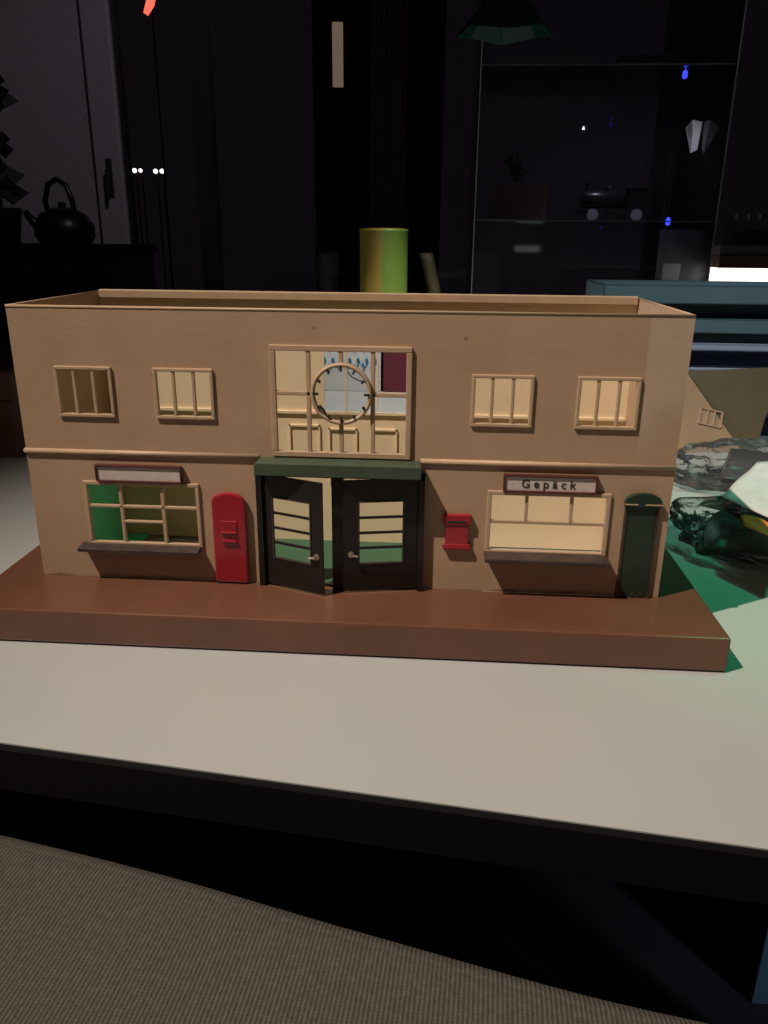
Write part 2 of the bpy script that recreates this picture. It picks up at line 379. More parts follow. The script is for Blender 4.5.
# string course
for a, b in ((-.0006, .1338), (.2235, W+.0006)):
    bm = bmesh.new(); tube(bm, [(a, -.0002, .0966), (b, -.0002, .0966)], .0015, 12); link('string_course', bm, 'trim', st, smooth=True)
def wframe(x0, x1, z0, z1, wd, bars, parent=st, nm='window_frame', m_='trim', y0=-.0014, y1=.0014):
    bm = bmesh.new(); box(bm, x0, x1, y0, y1, z1-wd, z1); box(bm, x0, x1, y0, y1, z0, z0+wd)
    box(bm, x0, x0+wd, y0, y1, z0+wd, z1-wd); box(bm, x1-wd, x1, y0, y1, z0+wd, z1-wd)
    for b in bars: box(bm, b[0], b[1], y0+.0004, y1-.0004, b[2], b[3])
    return link(nm, bm, m_, parent, bevel=.0004)
for a, b in UW:
    t = (b-a)/3; wframe(a, b, .1168, .1447, .0019, [(a+t-.0009, a+t+.0009, .118, .144), (a+2*t-.0009, a+2*t+.0009, .118, .144)])
wframe(.1418, .2178, .0975, .1582, .0030, [(.1612, .1636, .099, .157), (.1958, .1982, .099, .157), (.1787, .1811, .1475, .157), (.1787, .1811, .099, .1180),
       (.144, .1655, .1315, .1338), (.1945, .216, .1315, .1338)], y0=-.0018)
wframe(.0312, .0985, .0410, .0798, .0022, [(.0515, .0535, .042, .079), (.0758, .0780, .042, .079), (.033, .097, .0640, .0658), (.053, .077, .0550, .0566)])
wframe(.2608, .3280, .0440, .0812, .0024, [(.262, .327, .0622, .0642), (.2815, .2833, .063, .080), (.3060, .3078, .063, .080)])
# clock
cl = bpy.data.objects.new('clock', None); COL.objects.link(cl); cl.parent = st; cl.location = (.1803, -.0022, .1330)
bm = bmesh.new(); N_ = 64
prof = [(.0144, -.0004), (.0148, -.0016), (.0158, -.0018), (.0166, -.0010), (.0166, .0016), (.0144, .0016)]
rings = [[bm.verts.new((r*cos(2*pi*k/N_), y, r*sin(2*pi*k/N_))) for k in range(N_)] for r, y in prof]
for i in range(len(rings)):
    A, B = rings[i], rings[(i+1) % len(rings)]
    for k in range(N_): bm.faces.new((A[k], A[(k+1) % N_], B[(k+1) % N_], B[k]))
link('clock_rim', bm, 'trim', cl, smooth=True)
bm = bmesh.new(); lathe(bm, [(.0144, 0), (.0144, .0003)], (0, 0, 0), 48, 'y'); link('clock_glass', bm, 'disc', cl)
bm = bmesh.new()
for k in range(12):
    T = Matrix.Rotation(rad(30*k), 4, 'Y'); l_ = .0018 if k % 3 == 0 else .0014
    if k in (4, 5, 7): l_ = .0009
    box(bm, -.00055, .00055, -.0022, -.0003, .0137-l_*.8, .0137+l_*.8, T=T)
link('hour_marks', bm, 'ink', cl)
bm = bmesh.new(); tube(bm, [(.0035*1.0+.0005*0, -.0008, .0118), (.006, -.0008, .0092), (.0095, -.0008, .0075), (.0128, -.0008, .0072)], .00035, 6)
link('clock_hand', bm, 'ink', cl)
bm = bmesh.new(); tube(bm, [(-.0128, -.0008, -.0062), (-.0100, -.0008, -.0080), (-.0080, -.0008, -.0118)], [.0004, .0008, .0006], 6)
link('clock_hand', bm, 'ink', cl)
# canopy over the doors
bm = bmesh.new(); prism(bm, [(.1335, .0895), (.2242, .0895), (.2242, .0955), (.2225, .0968), (.1352, .0968), (.1335, .0955)], -.0135, 0)
link('canopy', bm, 'green', st, bevel=.0006)
# door surround
bm = bmesh.new()
box(bm, .1318, .1350, -.004, .002, T0, .0895); box(bm, .2230, .2262, -.004, .002, T0, .0895); box(bm, .1318, .2262, -.004, .002, .0865, .0895)
box(bm, .1748, .1812, -.0065, .001, T0, .0895); box(bm, .1318, .2262, -.001, .002, T0, .0210)
link('door_frame', bm, 'dkdoor', st)
def leaf(hx, hy, fx, fy, side):
    L_ = math.hypot(fx-hx, fy-hy); ang = math.atan2(fy-hy, fx-hx)
    e = bpy.data.objects.new('door', None); COL.objects.link(e); e.parent = st; e.location = (hx, hy, T0+.0012); e.rotation_euler.z = ang
    h = .0660; t = .0006
    u0_, u1_, a, b = (.21*L_, .80*L_, .0175, .0530) if side > 0 else (.24*L_, .79*L_, .0170, .0530)
    bm = bmesh.new(); wall(bm, 0, L_, 0, h, -t, t, [(u0_, u1_, a, b)], 0, 0)
    link('door_leaf', bm, 'dkdoor', e, bevel=.0003)
    bm = bmesh.new()
    for k in (1, 2, 3):
        z = a+(b-a)*k/4; box(bm, u0_, u1_, -t*.8, t*.8, z-.0007, z+.0007)
    link('glazing_bars', bm, 'dkdoor', e)
    s = -1 if side > 0 else 1
    bm = bmesh.new()
    wd = .0007
    for (x0, x1, z0, z1) in ((u0_-wd, u1_+wd, b, b+wd), (u0_-wd, u1_+wd, a-wd, a), (u0_-wd, u0_, a, b), (u1_, u1_+wd, a, b)): box(bm, x0, x1, s*t, s*(t+.0005), z0, z1)
    link('pane_beading', bm, 'sill', e)
    bm = bmesh.new(); hx_ = L_*.90
    tube(bm, [(hx_, s*t, .0225), (hx_, s*.0028, .0225), (hx_-.0035, s*.0032, .0220)], .0008, 8); lathe(bm, [(.0018, s*t), (.0018, s*.0012)], (hx_, 0, .0225), 14, 'y')
    link('door_handle', bm, 'metal', e)
leaf(.1335, -.0005, .1712, -.0155, 1)
leaf(.2245, -.0010, .1815, -.0095, -1)
# window sills
def sill(x0, x1, z, p):
    bm = bmesh.new(); prism2 = [(0, z), (0, z+.0030), (-p, z+.0020), (-p, z-.0002)]
    a = [bm.verts.new((x0, y, zz)) for y, zz in prism2]; b = [bm.verts.new((x1, y, zz)) for y, zz in prism2]
    bm.faces.new(a); bm.faces.new(b[::-1])
    for i in range(4): bm.faces.new((a[i], b[i], b[(i+1) % 4], a[(i+1) % 4]))
    link('window_sill', bm, 'sill', st, bevel=.0004)
sill(.0268, .0978, .0392, .0088); sill(.2605, .3288, .0425, .0112)
# signs
def sign(x0, x1, z0, z1, text=None):
    e = bpy.data.objects.new('sign', None); COL.objects.link(e); e.parent = st; e.location = ((x0+x1)/2, 0, (z0+z1)/2)
    hw, hh = (x1-x0)/2, (z1-z0)/2; wd = .0011
    wframe(-hw, hw, -hh, hh, wd, [], e, 'sign_frame', 'redframe', -.0034, -.0002)
    link('sign_board', bx(-hw+wd, hw-wd, -.0024, -.0002, -hh+wd, hh-wd), 'sign', e)
    if text:
        cu = bpy.data.curves.new('t', 'FONT'); cu.body = text; cu.size = .0066; cu.align_x = 'CENTER'; cu.align_y = 'CENTER'; cu.extrude = .00008; cu.space_character = 1.55; cu.offset = .00004
        to = bpy.data.objects.new('t', cu); COL.objects.link(to); bpy.context.view_layer.update()
        me = bpy.data.meshes.new_from_object(to.evaluated_get(bpy.context.evaluated_depsgraph_get())); bpy.data.objects.remove(to)
        o = bpy.data.objects.new('lettering', me); COL.objects.link(o); me.materials.clear(); me.materials.append(M['ink'])
        o.parent = e; o.rotation_euler = (pi/2, 0, 0); o.location = (-.001, -.0026, -.0002)
        o['label'] = 'lettering that reads Gepäck'
    return e
sign(.0400, .0898, .0802, .0902)['label'] = 'blank sign above the ticket window'
sign(.2688, .3195, .0812, .0912, 'Gepäck')['label'] = 'sign that reads Gepäck'
# red vending machine with arched top
def arch(x0, x1, z0, z1, rise, n=12):
    c = (x0+x1)/2; h = (x1-x0)/2
    return [(x0, z0)]+[(x1, z0)]+[(c+h*cos(pi*k/n), z1-rise+rise*sin(pi*k/n)) for k in range(n+1)]
vm = bpy.data.objects.new('vending_machine', None); COL.objects.link(vm); vm.parent = st; vm.location = (.1154, 0, T0+.0008)
bm = bmesh.new(); prism(bm, arch(-.0098, .0098, 0, .0550, .0060), -.0036, 0); o = link('machine_body', bm, 'red', vm, bevel=.0012)
bm = bmesh.new(); box(bm, -.0046, .0046, -.0042, -.0034, .0300, .0385); link('coin_panel', bm, 'red', vm, bevel=.0006)
bm = bmesh.new(); box(bm, -.0044, .0044, -.0052, -.0034, .0255, .0272); box(bm, -.0044, .0044, -.0052, -.0034, .0310, .0322); link('delivery_slot', bm, 'red', vm, bevel=.0005)
# red letter box
lb = bpy.data.objects.new('letter_box', None); COL.objects.link(lb); lb.parent = st; lb.location = (.2447, 0, .0460); lb.scale = (1, .5, 1)
link('box_body', bx(-.0064, .0064, -.0050, 0, .002, .0190), 'red', lb, bevel=.0008)
bm = bmesh.new(); box(bm, -.0078, .0078, -.0066, 0, .0150, .0210); link('box_lid', bm, 'red', lb, bevel=.0010)
bm = bmesh.new(); box(bm, -.0078, .0078, -.0062, 0, 0, .0035); link('box_foot', bm, 'red', lb, bevel=.0010)
link('letter_slot', bx(-.005, .005, -.0070, -.0064, .0165, .0176), 'ink', lb)
# narrow dark green side door with arched head
gd = bpy.data.objects.new('side_door', None); COL.objects.link(gd); gd.parent = st; gd.location = (.3450, 0, T0)
link('door_leaf', bx(-.0080, .0080, -.0012, 0, 0, .0555), 'dkgreen', gd, bevel=.0003)
bm = bmesh.new(); prism(bm, arch(-.0100, .0100, .0545, .0625, .0052), -.0032, 0); link('door_hood', bm, 'dkgreen', gd, bevel=.0004)
bm = bmesh.new(); box(bm, -.0102, -.0030, -.0036, -.0031, .0560, .0566); box(bm, .0010, .0102, -.0036, -.0031, .0560, .0566); link('hood_line', bm, 'trim', gd)
bm = bmesh.new()
for x in (-.0055, -.001, .0035): box(bm, x, x+.0018, -.0017, -.001, .0015, .0032)
for a in (-.0092, .0080): box(bm, a, a+.0012, -.0018, 0, 0, .0545)
link('door_feet', bm, 'sill', gd)
# added green sheet inside the left room, green light put in as colour
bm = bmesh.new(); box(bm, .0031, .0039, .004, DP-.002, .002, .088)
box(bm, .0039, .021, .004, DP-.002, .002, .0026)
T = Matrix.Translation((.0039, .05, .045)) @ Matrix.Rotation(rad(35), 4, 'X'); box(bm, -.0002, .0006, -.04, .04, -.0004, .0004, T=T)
link('wall_glow_sheet', bm, 'greenglow', st)['label'] = 'green sheet painting the green light on the left side wall inside the station'

# ------------------------------------------------------------------ things behind on the table
bxo = empty('brown_box', (-.33, .41, 0), 'brown cardboard box standing on the table at the far left, behind the station', 'box')
link('box_tray', bx(-.15, .145, -.09, .09, 0, .058), 'kraft', bxo, bevel=.001)
link('box_lid', bx(-.153, .148, -.093, .093, .0585, .086), 'kraft', bxo, bevel=.001)

# tin hip roof lying behind at the right; its diagonal shade is a darker-coloured face
rf = empty('tin_roof', (.54, .43, 0), 'tan tin roof piece with painted diagonal shade, lying behind the station under the blue books', 'model roof')
def R_(px, py, Y): p = onray(px, py, Y); return Vector((p.x-.54, p.y-.43, p.z))
A = R_(686, 371, .46); B = R_(742, 450, .425); C_ = R_(780, 367, .47); E_ = R_(756, 450, .432)
bm = bmesh.new(); F = [bm.verts.new(q) for q in (A, B, R_(650, 447, .40), R_(650, 373, .46))]
for v in F[1:3]: v.co.z = 0
bm.faces.new(F); o = link('roof_end', bm, 'dull', rf); s_ = o.modifiers.new('s', 'SOLIDIFY'); s_.thickness = .0012
bm = bmesh.new(); F = [bm.verts.new(q) for q in (A+Vector((.0008, 0, 0)), B+Vector((.0008, 0, 0)), E_, C_)]
F[1].co.z = 0; F[2].co.z = 0; bm.faces.new(F); o = link('roof_shade_face', bm, 'olive', rf); s_ = o.modifiers.new('s', 'SOLIDIFY'); s_.thickness = .0012
C0_ = cam.matrix_world.translation; P0 = R_(686, 371, .46)+Vector((.54, .43, 0)); P1 = B+Vector((.54, .43, 0)); P2 = R_(650, 447, .40)+Vector((.54, .43, 0)); P1.z = P2.z = 0
nn = (P1-P0).cross(P2-P0).normalized()
if nn.y > 0: nn = -nn
def onpl(px, py):
    dd = fw+r1*(px-384)/787.45-u1*(py-512)/787.45; return C0_+dd*((P0-C0_).dot(nn)/dd.dot(nn))-Vector((.54, .43, 0))
def strip(bm, a, b, wd, hgt):
    t = (b-a).normalized(); q = t.cross(nn)*wd/2; v = [a-q, b-q, b+q, a+q]; A_ = [bm.verts.new(x-nn*.0003) for x in v]; B_ = [bm.verts.new(x+nn*hgt) for x in v]
    bm.faces.new(A_); bm.faces.new(B_[::-1])
    for i in range(4): bm.faces.new((A_[i], A_[(i+1) % 4], B_[(i+1) % 4], B_[i]))
bm = bmesh.new(); k0, k1, k2, k3 = onpl(701, 408), onpl(722, 413), onpl(720, 428), onpl(698, 423)
for a_, b_ in ((k0, k1), (k1, k2), (k2, k3), (k3, k0), (k0.lerp(k1, .33), k3.lerp(k2, .33)), (k0.lerp(k1, .66), k3.lerp(k2, .66))): strip(bm, a_, b_, .0014, .0016)
link('window_relief', bm, 'trim', rf)
# pale green card at the right edge
o = link('pale_card', bx(-.05, .12, -.004, .004, 0, .070), 'paper', bevel=.001); o.location = (.632, .425, 0.0005); o.rotation_euler.z = rad(6)
tag(o, 'pale card box standing at the right picture edge beside the tin roof', 'card')

# stack of books / albums
z = 0; specs = [('navy', .020, .0, .0, 'dark navy album at the bottom of the stack behind the station'), ('teal', .026, .01, .0, 'teal album second from the bottom of the stack'),
    ('navy', .022, -.004, .0, 'dark navy album third from the bottom of the stack'), ('pale', .007, .006, -.012, 'thin pale blue folder below the dark album in the stack'),
    ('navy', .019, .012, .004, 'dark navy album between two pale blue folders in the stack'), ('pale', .008, .0, -.006, 'pale blue folder in the middle of the stack behind the station'),
    ('navy', .010, .006, .0, 'thin navy album just above the middle pale blue folder'), ('teal', .016, .004, -.006, 'teal album second from the top of the stack'),
    ('navy', .015, .008, .006, 'dark album directly below the topmost teal album'), ('teal', .020, -.008, -.012, 'teal album on top of the stack, reaching furthest left')]
for i, (mm, h, dx, dy, lab) in enumerate(specs):
    e = empty('album', (.535+dx, .60+dy, z), lab, 'album', rad((-1.5, 1, -.5, 1.2, 0, -1, .8, -.6, .5, 1.0)[i]), 'albums stacked behind the station')
    x0 = -.12 if i < 9 else -.122
    bm = bmesh.new(); box(bm, x0, .17, -.10, -.0, h-.0022, h); box(bm, x0, .17, -.10, 0, 0, .0022); box(bm, x0, x0+.0025, -.10, 0, 0, h)
    if h < .012 or mm == 'teal' : box(bm, x0, .17, -.10, -.098, 0, h)
    link('cover', bm, mm, e, bevel=.0006)
    link('pages', bx(x0+.003, .167, -.0975, -.001, .0023, h-.0023), 'navy' if mm != 'pale' else 'paper', e)
    z += h+.0004

# boxes and the yellow tin further back
def thing_box(name, px0, px1, Y, z0, z1, dep, mm, label, cat, bev=.001):
    a = onray(px0, 380, Y).x; b = onray(px1, 380, Y).x
    o = link(name, bx(-(b-a)/2, (b-a)/2, 0, dep, 0, z1-z0), mm, bevel=bev); o.location = ((a+b)/2, Y, z0); return tag(o, label, cat)
a = onray(296, 380, .72).x; b = onray(380.5, 380, .72).x
cb = empty('white_carton', ((a+b)/2, .72, 0), 'white carton printed with teal squiggles, seen through the clock window', 'box'); hw = (b-a)/2
link('carton_body', bx(-hw, hw, 0, .12, 0, .095), 'paper', cb, bevel=.001)
bm = bmesh.new()
for row, zz in enumerate((.036, .062)):
    for k in range(9):
        x = -hw+.012+k*(2*hw-.02)/8.5
        tube(bm, [(x, -.0004, zz+random.uniform(.002, .008)), (x+.004, -.0004, zz-.002), (x+.008, -.0004, zz+.007), (x+.006, -.0004, zz+.012)], .0016, 6)
link('printed_squiggles', bm, 'blueink', cb)
thing_box('maroon_box', 383, 416, .72, 0, .095, .12, 'maroon', 'maroon box beside the white carton, seen through the clock window', 'box')
pc = onray(383.5, 290, .775)
tn = empty('yellow_tin', (pc.x, .775, .0955), 'yellow-green cylindrical tin rising behind the middle of the station', 'tin')
zt = onray(383, 229, .775).z-.0955
bm = bmesh.new(); lathe(bm, [(.0345, 0), (.0352, .001), (.0352, .003), (.0345, .004), (.0345, zt-.004), (.0352, zt-.003), (.0352, zt-.001), (.034, zt)], (0, 0, 0), 56)
o = link('tin_body', bm, 'yellow', tn); 
o.data.materials.append(M['green_half'])
for p_ in o.data.polygons:
    p_.use_smooth = len(p_.vertices) == 4; p_.material_index = 1 if p_.center.x > 0 and len(p_.vertices) == 4 else 0  # right half green, left half yellow
bm = bmesh.new(); lathe(bm, [(.03, zt-.0002), (.030, zt+.0012), (.029, zt+.0012)], (0, 0, 0), 40); link('tin_lid', bm, 'yellow', tn)
bm = bmesh.new()
for zz in (.012, .025): tube(bm, [(.0352*cos(k*pi/24), .0352*sin(k*pi/24), zz) for k in range(48)], .0006, 6, True)
link('tin_band', bm, 'olive', tn)
# curved grey horn-like holder right of the tin
ph = onray(430, 300, .80)
bm = bmesh.new(); pts = []; n = 14
for i in range(n+1):
    t = i/n; pts.append((.022-.030*t**1.8, 0, .19*t))
for s in range(n):
    pass
vs = [[bm.verts.new((x+q*(.026-.011*abs(q))*.5, yy, zz)) for q, yy in ((-1, .006), (-.5, -.002), (0, -.005), (.5, -.002), (1, .006))] for x, _, zz in pts]
for A_, B_ in zip(vs, vs[1:]):
    for k in range(4): bm.faces.new((A_[k], A_[k+1], B_[k+1], B_[k]))
o = link('curved_holder', bm, 'olive', smooth=True); o.location = (ph.x, .80, .001); o.modifiers.new('s', 'SOLIDIFY').thickness = .003
tag(o, 'curved grey-brown holder leaning right of the yellow tin', 'holder')
# dim grey tin left of the yellow one
pg = onray(328, 300, .86); bm = bmesh.new(); zt = onray(328, 251, .86).z
lathe(bm, [(.016, 0), (.016, zt*.8), (.019, zt*.81), (.019, zt-.004), (.017, zt)], (0, 0, 0), 30); o = link('grey_jar', bm, 'dwood', smooth=False); o.location = (pg.x, .86, .0005)
tag(o, 'dim grey jar on the table left of the yellow tin', 'jar')

# ------------------------------------------------------------------ glass display case
CX0, CX1, CY0, CY1, CH = .274, .616, .80, 1.09, .62
gc = empty('glass_display_case', (0, 0, 0), 'tall clear glass display case standing on the table behind the station', 'display case')
gc.location = (CX0, CY0, .0005); w_, d_ = CX1-CX0, CY1-CY0
for nm, a in (('front_pane', (0, w_, 0, .003)), ('rear_pane', (0, w_, d_-.003, d_)), ('side_pane', (0, .003, .003, d_-.003)), ('side_pane', (w_-.003, w_, .003, d_-.003))):
    link(nm, bx(*a, .0, CH), 'glass', gc)
for x_ in (.0, w_-.002):
    for y_ in (0, d_-.002): link('edge_strip', bx(x_, x_+.0016, y_-.0006, y_+.002, 0, CH), 'edge', gc)
for zz in (.2385, .4365): 
    link('shelf', bx(.004, w_-.004, .004, d_-.004, zz-.003, zz), 'glass', gc)
    o = link('shelf_edge', bx(.003, w_-.003, .0032, .0045, zz-.0025, zz-.0008), 'edge', gc)
link('case_floor', bx(.003, w_-.003, .003, d_-.003, 0, .004), 'black', gc)
for px, py in ((685, 75), (668, 222)):
    q = onray(px, py, .83)
    bm = bmesh.new(); lathe(bm, [(.002, -.005), (.0035, -.003), (.0035, .003), (.001, .006)], (0, 0, 0), 12)
    o = link('blue_led', bm, 'ledb', gc, smooth=True); o.location = (min(q.x, CX1-.012)-CX0, .03, q.z)
# brown carton and black loco on the middle shelf
za = .2392
def shelf_x(px, Y=.88): return onray(px, 215, Y).x
a, b = shelf_x(490), shelf_x(545)
o = link('small_carton', bx(-(b-a)/2, (b-a)/2, 0, .05, 0, .052), 'kraft', bevel=.001); o.location = ((a+b)/2, .88, za+.0005)
tag(o, 'small red-brown carton on the middle glass shelf of the display case', 'box')
bm = bmesh.new()
for k in range(26):
    an = random.uniform(0, 2*pi); r_ = random.uniform(.004, .02); h_ = random.uniform(.012, .04)
    tube(bm, [(0, 0, 0), (r_*cos(an)*.5, r_*sin(an)*.5, h_*.6), (r_*cos(an)*1.3, r_*sin(an)*1.3, h_)], [.0012, .003, .0015], 5)
o = link('model_tree', bm, 'plantm'); o.location = ((a+b)/2-.003, .905, za+.0527); tag(o, 'dark bushy model tree on top of the small carton in the case', 'model tree')
lx = (shelf_x(576)+shelf_x(657))/2
lo = empty('model_locomotive', (lx, .905, za), 'black model locomotive with pale wheels on the middle shelf of the case', 'model locomotive')
hl = .056
link('chassis', bx(-hl, hl, -.014, .014, .010, .017), 'loco', lo, bevel=.001)
bm = bmesh.new(); tube(bm, [(-hl+.004, 0, .031), (-.045, 0, .031), (.018, 0, .031)], [.0115, .013, .013], 20); link('boiler', bm, 'loco', lo, smooth=True)
bm = bmesh.new(); box(bm, .018, .046, -.014, .014, .017, .046); box(bm, .014, .051, -.016, .016, .046, .049); link('cab', bm, 'loco', lo, bevel=.001)
bm = bmesh.new(); lathe(bm, [(.004, .042), (.0035, .050), (.0050, .054)], (-.042, 0, 0), 14); link('chimney', bm, 'loco', lo)
bm = bmesh.new(); lathe(bm, [(.006, .042), (.006, .047), (.002, .051)], (-.010, 0, 0), 14); link('steam_dome', bm, 'loco', lo)
for x_ in (-.034, .032):
    bm = bmesh.new(); lathe(bm, [(.0030, -.0158), (.0085, -.0155), (.0085, -.013), (.003, -.0125)], (x_, 0, .0088), 20, 'y'); link('wheel', bm, 'wheel', lo)
for x_ in (-.012, .010):
    bm = bmesh.new(); lathe(bm, [(.003, -.0150), (.0085, -.0148), (.0085, -.013), (.003, -.0125)], (x_, 0, .0088), 20, 'y'); link('wheel', bm, 'loco', lo)
# upper shelf: pale coach; jade green plastic above left
q = onray(655, 48, .88)
co = empty('model_coach', (q.x, .90, .4372), 'dim model coach on the upper shelf of the display case', 'model coach')
link('coach_body', bx(-.05, .04, -.012, .012, .005, .022), 'grey', co, bevel=.002)
link('coach_roof', bx(-.046, .036, -.010, .010, .0222, .027), 'metal', co, bevel=.002)
for x_ in (-.035, .025):
    bm = bmesh.new(); lathe(bm, [(.0045, -.0125), (.0045, -.010)], (x_, 0, .0046), 14, 'y'); link('wheel', bm, 'wheel', co)
bm = bmesh.new(); 
lathe(bm, [(.070, 0), (.073, .002), (.050, .028), (.020, .045), (.004, .048)], (0, 0, 0), 40)
o = link('green_bowl', bm, 'jade', smooth=True); q = onray(515, 12, .93); o.location = (CX0+.078, .93, .4374+.0)
bpy.data.objects.remove(o)
q = onray(505, 6, .76)
lp = empty('hanging_green_shade', (q.x, .74, .455), 'jade green translucent lamp shade hanging at the top edge above the case', 'lamp shade')
bm = bmesh.new()
for k in range(8):
    a0, a1 = 2*pi*k/8, 2*pi*(k+1)/8
    v = [bm.verts.new(t) for t in ((.062*cos(a0), .045*sin(a0), .006*(k % 2)), (.062*cos(a1), .045*sin(a1), .006*((k+1) % 2)), (.02*cos(a1), .02*sin(a1), .05), (.02*cos(a0), .02*sin(a0), .05))]
    bm.faces.new(v)
o = link('shade', bm, 'jade', lp); o.modifiers.new('s', 'SOLIDIFY').thickness = .0015
bm = bmesh.new(); tube(bm, [(0, 0, .05), (0, 0, .8)], .0015, 6); lathe(bm, [(.021, .049), (.021, .053)], (0, 0, 0), 16); link('cord', bm, 'black', lp)
# pane reflection modelled as a white sheet; card in the case
q = onray(690, 139, .95)
bm = bmesh.new(); vs = [bm.verts.new(t) for t in ((-.012, -.012, .012), (.003, .0, -.022), (.0, .0, .024), (.012, -.012, .020), (.010, -.010, -.018))]
bm.faces.new((vs[0], vs[1], vs[2])); bm.faces.new((vs[1], vs[4], vs[3], vs[2]))
o = link('pane_reflection', bm, 'paper'); o.location = (CX1-.016, .93, q.z); o.modifiers.new('s', 'SOLIDIFY').thickness = .0006
tag(o, 'small white sheet modelled as a reflection in the right pane of the case', 'glass reflection')
q0, q1 = onray(654, 280, .86), onray(704, 230, .86)
e = empty('grey_card', ((q0.x+q1.x)/2, .855, .005), 'light grey card standing in the lower right of the display case', 'card')
hw = (q1.x-q0.x)/2
link('card_sheet', bx(-hw, hw, 0, .002, 0, q1.z-.005), 'grey', e)
q = onray(671, 272, .855); link('label_sticker', bx(q.x-e.location.x-.013, q.x-e.location.x+.013, -.0006, 0, q.z-.005-.012, q.z-.005+.012), 'paper', e)['label'] = 'white sticker'

# ------------------------------------------------------------------ lit diorama box at the right edge
q0, q1 = onray(715, 285, .80), onray(820, 262, .80)
li = empty('lit_display_box', (q0.x, .80, 0), 'dark display box with a glaring white light strip at the right edge', 'display box')
hw = q1.x-q0.x; 
link('box_body', bx(0, hw, .004, .2, 0, .146), 'dwood', li)
link('light_strip', bx(.002, hw, .0, .19, .1465, .1745), 'glow', li, bevel=.001)
link('cornice', bx(0, hw, -.004, .2, .175, .193), 'kraft', li, bevel=.001)
link('ledge', bx(0, hw, .0, .2, .1932, .206), 'grey', li, bevel=.001)
mh = empty('small_model_house', (q0.x+.058, .86, .2066), 'small grey model house with chimneys on top of the lit display box', 'model building')
bm = bmesh.new(); wall(bm, -.030, .05, 0, .032, -.02, .02, [(.0, .010, .0, .022)], 0, 0); link('wall_or_backing_block', bm, 'grey', mh)
for x_ in (-.022, -.004, .012, .03): link('chimney', bx(x_, x_+.006, -.006, .006, .0352, .043), 'grey', mh)
link('roof', bx(-.032, .052, -.022, .022, .0321, .035), 'grey', mh)

# ------------------------------------------------------------------ plastic bags with parts, right of the station
def bag(name, c, sx, sy, sz, label, seed, amp=.22):
    e = empty(name, c, label, 'plastic bag')
    bm = bmesh.new(); bmesh.ops.create_icosphere(bm, subdivisions=5, radius=1)
    for v in bm.verts:
        p = v.co.copy(); nz = noise.noise(p*1.6+Vector((seed, 0, 0)))*amp+noise.noise(p*4.5+Vector((0, seed, 0)))*amp*.45
        rr = 1+nz+abs(noise.noise(p*7+Vector((seed, seed, 0))))*amp*.3
        q = p*rr; v.co = Vector((q.x*sx, q.y*sy, max(q.z, -.72)*sz))
    mn = min(v.co.z for v in bm.verts)
    for v in bm.verts: v.co.z -= mn-.0004
    link('film', bm, 'bag', e, smooth=True)
    return e
g1 = bag('plastic_bag', (.486, .132, 0), .084, .052, .022, 'crumpled clear plastic bag with dark parts nearest the green-lit table patch', 3.1)
g2 = bag('plastic_bag', (.525, .300, 0), .085, .050, .022, 'crumpled clear plastic bag holding a dark plum part below the tin roof', 8.7)
bm = bmesh.new(); prism(bm, [(-.060, 0), (.064, 0), (.064, .016), (.03, .026), (-.02, .024), (-.050, .012)], -.030, .030)
o = link('dark_model_part', bm, 'part', bevel=.003); o.location = (.490, .134, .003); o.rotation_euler.z = rad(-16)
tag(o, 'long dark model part inside the nearer clear plastic bag', 'model part')
bm = bmesh.new(); prism(bm, [(-.035, 0), (.05, 0), (.042, .020), (-.030, .022)], -.018, .018)
o = link('plum_model_part', bm, 'plum', bevel=.002); o.location = (.536, .315, .002); o.rotation_euler.z = rad(-20)
tag(o, 'dark plum model part inside the farther clear plastic bag', 'model part')
# white instruction leaflet lying over the bags
def leaf_sheet(pts, name, mm, label, cat, th=.0004):
    bm = bmesh.new(); n = 12; g = {}
    a, b, c, d_ = [Vector(p) for p in pts]
    for i in range(n+1):
        for j in range(n+1):
            u, v = i/n, j/n; p = a.lerp(b, u).lerp(d_.lerp(c, u), v); p.z += .0016*sin(u*6+v*3)*sin(v*5); g[i, j] = bm.verts.new(p)
    for i in range(n):
        for j in range(n): bm.faces.new((g[i,j], g[i+1,j], g[i+1,j+1], g[i,j+1]))
    cc = (a+b+c+d_)/4
    for v in bm.verts: v.co -= cc
    o = link(name, bm, mm, smooth=True); o.location = cc; o.modifiers.new('s', 'SOLIDIFY').thickness = th
    return tag(o, label, cat)
def atZ(px, py, Z):
    d0 = fw+r1*(px-384)/787.45-u1*(py-512)/787.45; C0 = cam.matrix_world.translation; return C0+d0*((Z-C0.z)/d0.z)
leaf_sheet([atZ(722, 497, .040), atZ(795, 530, .042), atZ(830, 470, .052), atZ(757, 462, .050)], 'leaflet', 'leaflet', 'creased white leaflet lying across the plastic bags at the right edge', 'paper')
leaf_sheet([atZ(743, 526, .036), atZ(792, 546, .036), atZ(794, 531, .038), atZ(741, 515, .038)], 'orange_label', 'orange', 'small orange printed label on the nearer plastic bag', 'label')
leaf_sheet([atZ(697, 505, .010), atZ(738, 514, .012), atZ(745, 500, .034), atZ(718, 496, .030)], 'green_wrapper', 'grglow_wrap', 'scrap of green wrapper between the two plastic bags', 'wrapper')

